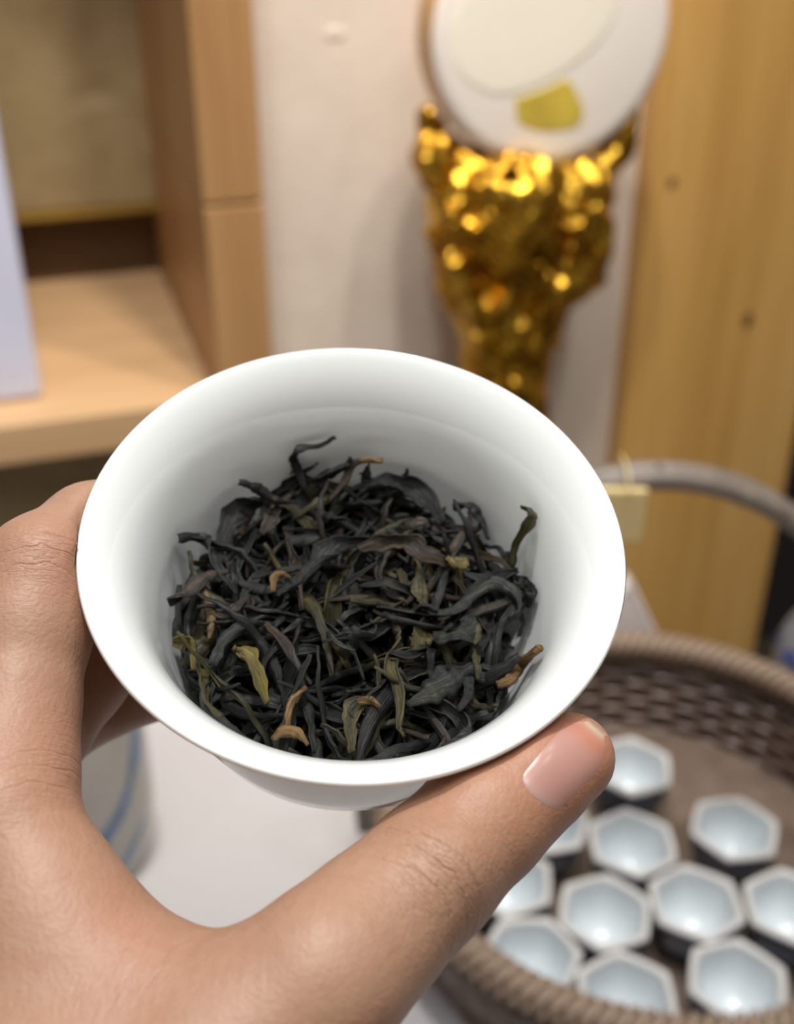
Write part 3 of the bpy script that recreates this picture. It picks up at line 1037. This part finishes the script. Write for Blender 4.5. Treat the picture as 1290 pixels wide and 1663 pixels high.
# ------------------------------------------------------------------ tea leaves
def leaf_mesh(name, path, width, mat, twist=1.5, flat=0.32, curl=0.5, seed=0, taper=(0.35, 0.2), n=22, m_=12):
    """twisted rolled leaf along a path given in bowl coordinates: a thin sheet rolled about its midrib"""
    rs = np.random.default_rng(seed)
    P = spline(path, n)
    V, UV = [], []
    seg = np.linalg.norm(np.diff(P, axis=0), axis=1)
    L = float(seg.sum())
    stem = flat >= 0.6
    P = P + rs.normal(0, min(0.00004 if stem else 0.00015, 0.10 * L / n), (n, 3))
    T = np.gradient(P, axis=0)
    T /= np.linalg.norm(T, axis=1)[:, None] + 1e-12
    nr = np.cross(T[0], [0.13, 0.2, 1.0])
    nr /= np.linalg.norm(nr)
    ph0 = rs.uniform(0, 6.28)
    wob = rs.uniform(0, 6.28, 6)
    roll0 = 1.2 + 3.4 * curl
    for i in range(n):
        nr = nr - T[i] * (nr @ T[i])
        nr /= np.linalg.norm(nr) + 1e-12
        bn = np.cross(T[i], nr)
        s = i / (n - 1)
        env = taper[0] + (1 - taper[0]) * min(1, s / 0.35) if s < 0.35 else taper[1] + (1 - taper[1]) * min(1, (1 - s) / 0.45)
        am = 0.4 if stem else 1.0
        env *= 1 + am * (0.14 * math.sin(17 * s + wob[0]) + 0.10 * math.sin(33 * s + wob[1]))
        tw = ph0 + twist * s * math.pi + 0.4 * math.sin(7 * s + wob[2])
        ca, sa = math.cos(tw), math.sin(tw)
        w = width * 0.5 * env
        roll = roll0 * (1 + 0.35 * math.sin(9 * s + wob[4]))
        for k in range(m_):
            a = 2 * math.pi * k / m_
            if stem:
                x = w * math.cos(a)
                y = w * flat * math.sin(a) * (1 + 0.25 * math.sin(3 * a + wob[3]))
            else:
                q = math.copysign(abs(math.cos(a)) ** 0.8, math.cos(a))       # -1..1 across the sheet
                th = (0.00022 + 0.05 * w) * math.sin(a)
                sheet = 1.45 * w * q
                rho = 1.45 * w / max(roll * 0.5, 0.2)
                ang = sheet / rho
                rr = rho - th - 0.06 * w * math.sin(6 * q + 5 * s + wob[3])
                x = rr * math.sin(ang)
                y = rho - rr * math.cos(ang) - 0.35 * w
            V.append(P[i] + nr * (x * ca - y * sa) + bn * (x * sa + y * ca))
            UV.append((math.cos(a) * width * 300 + seed * 3.1, s * L * 60, seed * 1.7))
    V = np.array(V)
    # stay inside the bowl
    V[:, 2] = np.maximum(V[:, 2], 0.0085)
    r = np.hypot(V[:, 0], V[:, 1])
    lim = Rin(V[:, 2]) - 0.0006
    sc = np.minimum(1, lim / np.maximum(r, 1e-9))
    V[:, 0] *= sc
    V[:, 1] *= sc
    c0 = V.mean(0)
    F = []
    for i in range(n - 1):
        for k in range(m_):
            l = (k + 1) % m_
            F.append((i * m_ + k, i * m_ + l, (i + 1) * m_ + l, (i + 1) * m_ + k))
    F.append(tuple(range(m_))[::-1])
    F.append(tuple((n - 1) * m_ + k for k in range(m_)))
    o = mesh_obj(name, V - c0, F, mat, None, True)
    at_ = o.data.attributes.new('grain', 'FLOAT_VECTOR', 'POINT')
    at_.data.foreach_set('vector', np.array(UV, np.float32).ravel())
    o.matrix_world = BMAT @ Matrix.Translation(Vector(c0))
    return o

GRP = 'dried tea leaves heaped in the white bowl'
def hero(pts, z, width, mat, label, seed, twist=1.0, flat=0.35, curl=0.5, taper=(0.5, 0.3), n=26):
    path = []
    for i, (x, y) in enumerate(pts):
        u, v_ = 250 + 0.5039 * x, 690 + 0.5037 * y
        zz = z[0] + (z[1] - z[0]) * i / (len(pts) - 1) if isinstance(z, tuple) else z
        W = on_plane(u, v_, BN, BO + BN * zz)
        pb = to_bowl(W)
        while np.hypot(pb[0], pb[1]) > Rin(pb[2]) - 0.0018 and zz < 0.052:     # lean on the wall, do not pass it
            zz += 0.0006
            pb = to_bowl(on_plane(u, v_, BN, BO + BN * zz))
        path.append(pb)
    o = leaf_mesh('tea_leaf', path, width, M[mat], twist, flat, curl, seed, taper, n)
    tag(o, label, 'tea leaf', GRP)
    return o
hero([(490, 215), (462, 140), (452, 95), (480, 75), (540, 65), (585, 40)], (0.034, 0.043), 0.0023, 'tea_black', 'black hooked tea leaf standing highest at the back of the heap', 1, 0.6)
hero([(500, 195), (560, 160), (620, 130), (635, 105)], (0.035, 0.041), 0.0027, 'tea_black', 'short black tea leaf pointing up beside the hooked one', 2)
hero([(560, 250), (610, 190), (635, 140), (665, 117), (735, 115)], (0.035, 0.041), 0.0020, 'tea_brown', 'brown stem leaf with a tan cut end at the back of the heap', 3, 0.4, 0.7, 0.1)
hero([(664, 117), (700, 113), (737, 115)], (0.0405, 0.0415), 0.0017, 'tea_tan', 'small tan cut stem end at the back of the heap', 33, 0.2, 0.6, 0.1, (0.9, 0.9), 10)
hero([(660, 225), (700, 200), (770, 192), (840, 208), (900, 262), (930, 315)], (0.035, 0.035), 0.0047, 'tea_black', 'broad black arched tea leaf at the back right of the heap', 4, 0.5, 0.4)
hero([(690, 130), (680, 175), (660, 235)], (0.039, 0.033), 0.0023, 'tea_black', 'thin black tea leaf dropping beside the tan stem end', 34)
hero([(965, 262), (1025, 265), (1055, 310), (1078, 368)], (0.035, 0.034), 0.0035, 'tea_black', 'black pointed tea leaf drooping at the right back of the heap', 5, 0.3)
hero([(1150, 465), (1168, 390), (1212, 318), (1217, 280), (1183, 263)], (0.033, 0.041), 0.0022, 'tea_olive', 'olive hooked tea leaf climbing the right wall of the bowl', 6, 0.6)
hero([(80, 365), (150, 362), (185, 400), (210, 470), (268, 545)], (0.036, 0.036), 0.0027, 'tea_black', 'wavy black tea leaf reaching to the left wall of the bowl', 7, 0.8)
hero([(215, 440), (235, 340), (285, 262), (375, 240)], (0.033, 0.036), 0.0047, 'tea_black', 'broad black tea leaf looping up at the left back', 8, 0.4, 0.4)
hero([(345, 352), (382, 300), (388, 262), (350, 240)], (0.034, 0.036), 0.0026, 'tea_brown', 'brownish curled tea leaf closing the loop at the left back', 9, 0.4)
hero([(275, 185), (330, 205), (390, 245), (465, 248)], (0.040, 0.035), 0.0024, 'tea_black', 'thin black tea leaf with upturned tip at the left back', 10, 0.6)
hero([(255, 720), (295, 735), (330, 800), (365, 895)], 0.0355, 0.0033, 'tea_yellow', 'bright yellow green tea leaf at the left front of the heap', 11, 0.7)
hero([(775, 640), (790, 700), (765, 770), (795, 870), (790, 960), (805, 1005)], 0.035, 0.0026, 'tea_olive', 'long olive tea leaf running down the middle front', 12, 1.4)
hero([(1240, 722), (1190, 762), (1150, 820), (1105, 838)], (0.034, 0.033), 0.0024, 'tea_tan', 'orange brown stem leaning on the right wall of the bowl', 13, 0.3, 0.7, 0.1, (0.8, 0.6))
hero([(385, 1015), (420, 988), (470, 998), (497, 1032)], 0.0345, 0.0023, 'tea_tan', 'tan arched stem at the front left of the heap', 14, 0.3, 0.8, 0.1)
hero([(720, 590), (850, 610), (960, 600), (1020, 550), (1090, 510), (1160, 540), (1178, 600), (1140, 628)], 0.0355, 0.0030, 'tea_green', 'longest dark tea leaf waving across the right of the heap', 15, 1.2, n=36)
hero([(360, 640), (420, 700), (460, 770), (508, 838)], 0.0355, 0.0021, 'tea_brown', 'brown stem slanting down the left middle of the heap', 16, 0.5, 0.7, 0.1)
hero([(490, 845), (440, 900), (432, 985)], 0.0350, 0.0020, 'tea_tan', 'tan twisted stem below the slanting brown stem', 17, 1.0, 0.7, 0.2)
hero([(190, 775), (230, 690), (320, 640), (385, 640)], 0.0350, 0.0026, 'tea_green', 'dark green tea leaf arching over the left of the heap', 18, 0.8)
hero([(845, 440), (862, 520), (872, 610)], 0.0355, 0.0038, 'tea_olive', 'flat olive tea leaf strip right of the middle', 19, 0.1, 0.25, 0.2, (0.8, 0.8))
hero([(880, 640), (862, 690), (845, 735)], 0.0350, 0.0035, 'tea_olive', 'short broken olive tea leaf below the flat olive strip', 20, 0.2, 0.25, 0.2, (0.8, 0.9))
hero([(45, 572), (100, 540), (160, 490), (240, 470)], (0.036, 0.036), 0.0030, 'tea_brown', 'brown edged tea leaf touching the left wall of the bowl', 21, 0.6)
hero([(400, 545), (480, 502), (540, 432), (600, 382), (695, 372)], 0.0370, 0.0044, 'tea_black', 'broad black tea leaf curving across the middle of the heap', 22, 0.6, 0.4)
hero([(662, 402), (740, 380), (820, 380), (880, 420), (965, 442)], 0.0370, 0.0038, 'tea_brown', 'brownish pointed tea leaf lying across the upper middle', 23, 0.4, 0.4)
hero([(815, 905), (900, 852), (980, 802), (1045, 770)], 0.0345, 0.0050, 'tea_green', 'broad dark green tea leaf at the right front of the heap', 24, 0.4, 0.4)
hero([(640, 1055), (632, 960), (660, 895), (730, 908)], 0.0345, 0.0027, 'tea_olive', 'olive hooked tea leaf at the middle front of the heap', 25, 0.6)
hero([(655, 892), (700, 888), (730, 910)], 0.0360, 0.0018, 'tea_tan', 'little tan curl on the hooked olive leaf at the front', 26, 0.3, 0.7, 0.1)
hero([(165, 540), (185, 600), (182, 660), (180, 690)], 0.0355, 0.0020, 'tea_tan', 'thin tan stem at the left side of the heap', 27, 0.5, 0.7, 0.1)
hero([(185, 610), (230, 612), (275, 580), (305, 545)], 0.0360, 0.0020, 'tea_brown', 'thin brown stem curving beside the thin tan stem', 28, 0.5, 0.6, 0.1)
hero([(60, 700), (95, 700), (125, 715), (130, 790)], 0.0350, 0.0030, 'tea_yellow', 'yellowish curled tea leaf at the far left of the heap', 29, 0.5)
hero([(385, 540), (388, 495), (415, 482), (445, 495)], 0.0370, 0.0018, 'tea_tan', 'small tan hook of stem left of the middle', 30, 0.5, 0.7, 0.1)
hero([(1120, 470), (1180, 505), (1215, 540), (1208, 590)], (0.034, 0.033), 0.0027, 'tea_black', 'black tea leaf bending down at the right wall', 31, 0.6)
hero([(945, 430), (985, 445), (1010, 440)], 0.0375, 0.0021, 'tea_yellow', 'small yellow green fragment at the upper right', 32, 0.2, 0.5, 0.2, (0.9, 0.9), 12)
hero([(600, 700), (650, 680), (690, 655), (690, 640)], 0.0360, 0.0053, 'tea_green', 'crumpled dark green leaf in the centre of the heap', 35, 0.6, 0.45)
hero([(900, 680), (960, 690), (1010, 665), (1030, 620)], 0.0355, 0.0065, 'tea_green', 'wide crumpled dark leaf right of the centre', 36, 0.5, 0.45)
hero([(1040, 640), (1035, 720), (1045, 820)], 0.0350, 0.0026, 'tea_olive', 'upright olive brown split leaf at the right', 37, 0.6)
hero([(810, 325), (850, 320), (885, 315)], (0.036, 0.037), 0.0030, 'tea_brown', 'small reddish brown leaf flake at the right back', 38, 0.2, 0.3, 0.2, (0.8, 0.5), 12)
NH = 38
lab = {'tea_black': 'twisted blackish', 'tea_green': 'twisted dark green', 'tea_olive': 'twisted olive', 'tea_brown': 'twisted dark brown'}
NL = 258
NB = 200                          # the buried rest of the heap, joined into one bed
bedV, bedF = [], []
for i in range(-NB, NL):
    q = (i + NB) / (NL + NB)
    zc = 0.0115 + 0.0210 * q ** 0.8
    rmax = float(Rin(zc)) - 0.003
    rr = rmax * math.sqrt(rng.uniform(0, 1))
    an = rng.uniform(0, 2 * math.pi)
    # heap is a little higher in the middle
    zc += 0.0020 * (1 - (rr / rmax) ** 2) * q
    L = rng.uniform(0.018, 0.040)
    yaw = rng.uniform(0, 2 * math.pi)
    pit = rng.normal(0, 0.22) + (0.15 if q > 0.8 else 0)
    curv = rng.normal(0, 1.35)
    wav = rng.uniform(0, 0.0026)
    wph = rng.uniform(0, 6.28)
    lift = rng.normal(0, 0.0016)
    path = []
    h_ = yaw - curv / 2
    p = np.array([rr * math.cos(an), rr * math.sin(an), zc]) 
    pts = [np.zeros(3)]
    for k in range(6):
        hh = h_ + curv * k / 5
        pts.append(pts[-1] + np.array([math.cos(hh) * math.cos(pit), math.sin(hh) * math.cos(pit), math.sin(pit)]) * L / 6)
    pts = np.array(pts)
    pts -= pts.mean(0)
    for k in range(7):
        pts[k, 2] += lift * (abs(k - 3) / 3) + wav * math.sin(wph + k * 1.4)
    path = p + pts
    path[:, 2] = np.clip(path[:, 2], 0.0095, 0.0385)
    r_ = np.hypot(path[:, 0], path[:, 1])
    lim = Rin(path[:, 2]) - 0.0022
    sc = np.minimum(1, lim / np.maximum(r_, 1e-9))
    path[:, 0] *= sc
    path[:, 1] *= sc
    mt = rng.choice(['tea_black', 'tea_green', 'tea_olive', 'tea_brown'], p=[0.46, 0.28, 0.16, 0.10])
    w = rng.uniform(0.0017, 0.0036)
    if i < 0:
        o = leaf_mesh('tea_leaf', path, w * 1.2, M['tea_black'], 1.0, 0.3, 0.6, 600 + i, n=10, m_=6)
        nv = len(bedV)
        bedV += [BMAT.inverted() @ (o.matrix_world @ v.co) for v in o.data.vertices]
        bedF += [tuple(nv + k for k in p.vertices) for p in o.data.polygons]
        me_ = o.data
        bpy.data.objects.remove(o)
        bpy.data.meshes.remove(me_)
        continue
    o = leaf_mesh('tea_leaf', path, w, M[mt], rng.normal(0, 1.2), 0.3, rng.uniform(0.45, 1.15), 100 + i)
    cb = path.mean(0)
    if np.hypot(cb[0], cb[1]) < 0.013:
        wh = 'in the middle of the heap'
    elif abs(cb[0]) > abs(cb[1]):
        wh = 'on the right side of the heap' if cb[0] > 0 else 'on the left side of the heap'
    else:
        wh = 'at the back of the heap' if cb[1] > 0 else 'at the front of the heap'
    lay = 'top layer' if q > 0.75 else 'lower layer'
    tag(o, '%s tea leaf in the %s %s' % (lab[mt], lay, wh), 'tea leaf', '%s tea leaves, %s %s' % (lab[mt], lay, wh))

bed = mesh_obj('tea_leaf_bed', bedV, bedF, M['tea_black'], None, True)
bed.matrix_world = BMAT
bed['kind'] = 'stuff'
tag(bed, 'blackish bed of tea leaves buried at the bottom of the heap', 'tea leaves')

# ------------------------------------------------------------------ the hand
H = Field((-0.135, 0.015, 0.385), (0.050, 0.275, 0.575), 0.00105)
def hp(u, v, t, r): return (at_t(u, v, t), r)
# thumb: tip, distal, joint, proximal, base
thumb = [hp(925, 1231, .1925, .0075), hp(858, 1264, .1900, .0090), hp(786, 1330, .1855, .0096), hp(697, 1420, .1795, .0101), hp(605, 1508, .1725, .0106), hp(540, 1570, .1665, .0108), hp(330, 1775, .157, .0118), hp(200, 1900, .154, .0122)]
H.chain(thumb, 0.004)
# web between thumb and index, first metacarpal side of the hand
web = [hp(500, 1608, .165, .0095), hp(352, 1676, .1655, .0112), hp(200, 1632, .169, .0112), hp(80, 1492, .174, .0110), hp(5, 1335, .180, .0113)]
H.chain(web, 0.007)
for (a_, b_) in ((hp(290, 1760, .166, .0140), hp(105, 1620, .172, .0140)), (hp(140, 1850, .165, .0195), hp(30, 1580, .178, .015)),
                 (hp(60, 1670, .180, .018), hp(-60, 1420, .190, .014)), (hp(120, 1900, .156, .018), hp(40, 1800, .172, .022)),
                 (hp(40, 1800, .175, .022), hp(-60, 1560, .190, .016)), (hp(40, 1980, .165, .0205), hp(-140, 2350, .19, .024))):
    H.cone(a_[0], b_[0], a_[1], b_[1], 0.008)
# index finger
index = [hp(-5, 1345, .181, .0116), hp(12, 1250, .1865, .0106), hp(26, 1150, .1925, .0098), hp(48, 1020, .199, .0100), hp(70, 930, .2035, .0098), hp(150, 868, .214, .0090), hp(240, 832, .228, .0084), hp(330, 800, .242, .0072)]
H.chain(index, 0.0035)
# middle finger
middle = [hp(-60, 1400, .195, .0118), hp(-10, 1270, .206, .0105), hp(60, 1185, .2160, .0096), hp(128, 1095, .2270, .0096), hp(215, 1000, .244, .0090), hp(330, 930, .256, .0075)]
mf = [(a, r) for a, r in middle]
H.chain(mf, 0.0022)
ring = [hp(-80, 1410, .205, .0110), hp(-10, 1260, .222, .0098), hp(110, 1155, .2400, .0092), hp(240, 1105, .2500, .0086), hp(350, 1060, .258, .0074)]
H.chain(ring, 0.0018)
little = [hp(-110, 1420, .213, .0100), hp(-60, 1280, .232, .0085), hp(30, 1160, .250, .0078), hp(150, 1090, .262, .0068)]
H.chain(little, 0.0018)
# knuckle pads and fold details
H.cone(at_t(722, 1408, .1735), at_t(690, 1440, .1730), 0.0045, 0.0045, 0.006)
# press the hand against the bowl: remove the bowl's solid from it
X, Y, Z = H.grid()
bx = (X - BO[0]) * BX[0] + (Y - BO[1]) * BX[1] + (Z - BO[2]) * BX[2]
by = (X - BO[0]) * BY[0] + (Y - BO[1]) * BY[1] + (Z - BO[2]) * BY[2]
bz = (X - BO[0]) * BN[0] + (Y - BO[1]) * BN[1] + (Z - BO[2]) * BN[2]
br = np.sqrt(bx * bx + by * by)
oo = sorted([(z, r) for r, z in outer if r > 0.0228])
Ro = np.interp(bz, [z for z, r in oo], [r for z, r in oo])
bs = np.maximum((br - Ro - 0.0004) * 0.85, np.maximum(-0.005 - bz, bz - 0.0562))
kk = 0.0015
cur = H.D
h_ = np.clip(kk - np.abs(cur + bs), 0, None) / kk
H.D = (np.maximum(cur, -bs) + h_ * h_ * kk * 0.25).astype(np.float32)
del X, Y, Z, bx, by, bz, br, Ro, bs, h_
# nail bed groove around the thumb nail
tip_ax = thumb[0][0] - thumb[1][0]
nb, nt_ = at_t(870, 1296, .1735), at_t(968, 1186, .1795)
V, F = H.mesh()
hand = np_mesh('hand', V, F, M['skin'])
tag(hand, 'left hand holding the white bowl between thumb and curled fingers', 'hand')
# colour and creases per vertex
Vn = V
def prox(p, s): return np.exp(-((Vn - np.asarray(p)) ** 2).sum(1) / (s * s))
base = np.array([0.42, 0.252, 0.168])
col = np.tile(base, (len(V), 1))
def blend(col, w, c):
    w = np.clip(w, 0, 1)[:, None]
    return col * (1 - w) + np.array(c) * w
RED = (0.46, 0.205, 0.13)
col = blend(col, 0.75 * prox(at_t(940, 1215, .186), 0.013), (0.50, 0.205, 0.13))
col = blend(col, 0.5 * prox(at_t(800, 1270, .181), 0.012), (0.44, 0.21, 0.115))
col = blend(col, 0.55 * prox(at_t(215, 1470, .160), 0.010), RED)
col = blend(col, 0.45 * prox(at_t(120, 890, .195), 0.010), RED)
col = blend(col, 0.35 * prox(at_t(110, 1220, .180), 0.012), RED)
col = blend(col, 0.5 * prox(at_t(180, 1150, .225), 0.014), (0.44, 0.22, 0.14))
col = blend(col, 0.4 * prox(at_t(330, 1510, .158), 0.012), (0.37, 0.22, 0.155))
ca = hand.data.color_attributes.new('skin', 'FLOAT_COLOR', 'POINT')
ca.data.foreach_set('color', np.c_[col, np.ones(len(V))].astype(np.float32).ravel())
# fold coordinates: along the finger, across it, and how strongly the joint is wrinkled
fold = np.zeros((len(V), 3))
def folds(p, axis, s, amp):
    ax = np.asarray(axis, float)
    ax /= np.linalg.norm(ax)
    d = Vn - np.asarray(p)
    fw = np.array([0, cP, -sP])
    side = np.cross(ax, fw)
    side /= np.linalg.norm(side)
    mk = amp * np.exp(-(d ** 2).sum(1) / (s * s))
    k = mk > fold[:, 2]
    fold[k, 0] = (d @ ax)[k] * 1000
    fold[k, 1] = (d @ side)[k] * 1000
    fold[k, 2] = mk[k]
tax = at_t(786, 1330, .1855) - at_t(605, 1508, .1725)
iax = at_t(50, 1020, .199) - at_t(14, 1250, .1865)
folds(at_t(722, 1428, .1695), tax, 0.0105, 1.0)
folds(at_t(115, 1255, .180), iax, 0.010, 0.8)
folds(at_t(70, 890, .194), iax, 0.010, 0.6)
folds(at_t(300, 1510, .157), at_t(300, 1510, .157) - at_t(340, 1600, .157), 0.012, 0.5)
fa = hand.data.attributes.new('fold', 'FLOAT_VECTOR', 'POINT')
fa.data.foreach_set('vector', fold.astype(np.float32).ravel())

# thumb nail: a curved plate seated on the thumb tip
Bc, Tc = (871, 1296), (973, 1181)
ax2 = np.array([Tc[0] - Bc[0], Tc[1] - Bc[1]], float)
L2 = np.linalg.norm(ax2)
ax2 /= L2
pr2 = np.array([-ax2[1], ax2[0]])
view = None
NU, NV = 22, 16
NP = np.zeros((NU + 1, NV + 1, 3))
NCOL = np.zeros((NU + 1, NV + 1, 3))
cdir = ray(915, 1245)
cdir /= np.linalg.norm(cdir)
for i in range(NU + 1):
    s = i / NU
    half = 49 + 6 * math.sin(math.pi * min(1, s * 1.2) * 0.5)
    if s > 0.72:
        half *= math.sqrt(max(0.0, 1 - ((s - 0.72) / 0.30) ** 2)) * 0.9 + 0.1
    for j in range(NV + 1):
        w = 2 * j / NV - 1
        bow = 10 * (w * w)                       # cuticle curve at the base
        q = np.array(Bc) + ax2 * (s * L2 + (bow * (1 - s) - 6 * (1 - s))) + pr2 * (w * half)
        # march along the view ray to the thumb's surface
        d = ray(q[0], q[1])
        t = 0.155
        for _ in range(60):
            sd = float(H.sample((EYE + d * t)[None])[0])
            if sd < 0.00008:
                break
            t += max(sd, 0.0001) * 0.8
        t = min(t, 0.196)
        edge = max(abs(w), (0.12 - s) / 0.12 if s < 0.12 else 0)
        lift = 0.00030 * (1 - edge ** 4) - 0.00035 * edge ** 6 - (0.0003 * ((s - 0.93) / 0.07) ** 2 if s > 0.93 else 0)
        NP[i, j] = EYE + d * t - cdir * lift
        c = np.array([0.52, 0.275, 0.23])
        if s < 0.16:
            c = c * (s / 0.16) + np.array([0.60, 0.40, 0.36]) * (1 - s / 0.16)
        if s > 0.70:
            k = min(1, (s - 0.70) / 0.12)
            c = c * (1 - k) + np.array([0.55, 0.235, 0.165]) * k
        if s > 0.90:
            k = min(1, (s - 0.90) / 0.05)
            c = c * (1 - k) + np.array([0.62, 0.46, 0.33]) * k
        NCOL[i, j] = c
# smooth the plate so that it reads as one hard curved sheet
for _ in range(6):
    Q = NP.copy()
    Q[1:-1, 1:-1] = 0.5 * NP[1:-1, 1:-1] + 0.125 * (NP[:-2, 1:-1] + NP[2:, 1:-1] + NP[1:-1, :-2] + NP[1:-1, 2:])
    NP = Q
F = []
for i in range(NU):
    for j in range(NV):
        a = i * (NV + 1) + j
        F.append((a, a + 1, a + NV + 2, a + NV + 1))
nail = mesh_obj('thumb_nail', NP.reshape(-1, 3), F, M['nail'], hand, True)
nail['label'] = 'short pink thumb nail'
ca = nail.data.color_attributes.new('nail', 'FLOAT_COLOR', 'POINT')
ca.data.foreach_set('color', np.c_[NCOL.reshape(-1, 3), np.ones((NU + 1) * (NV + 1))].astype(np.float32).ravel())
md = nail.modifiers.new('thick', 'SOLIDIFY')
md.thickness = 0.0003
md.offset = -1
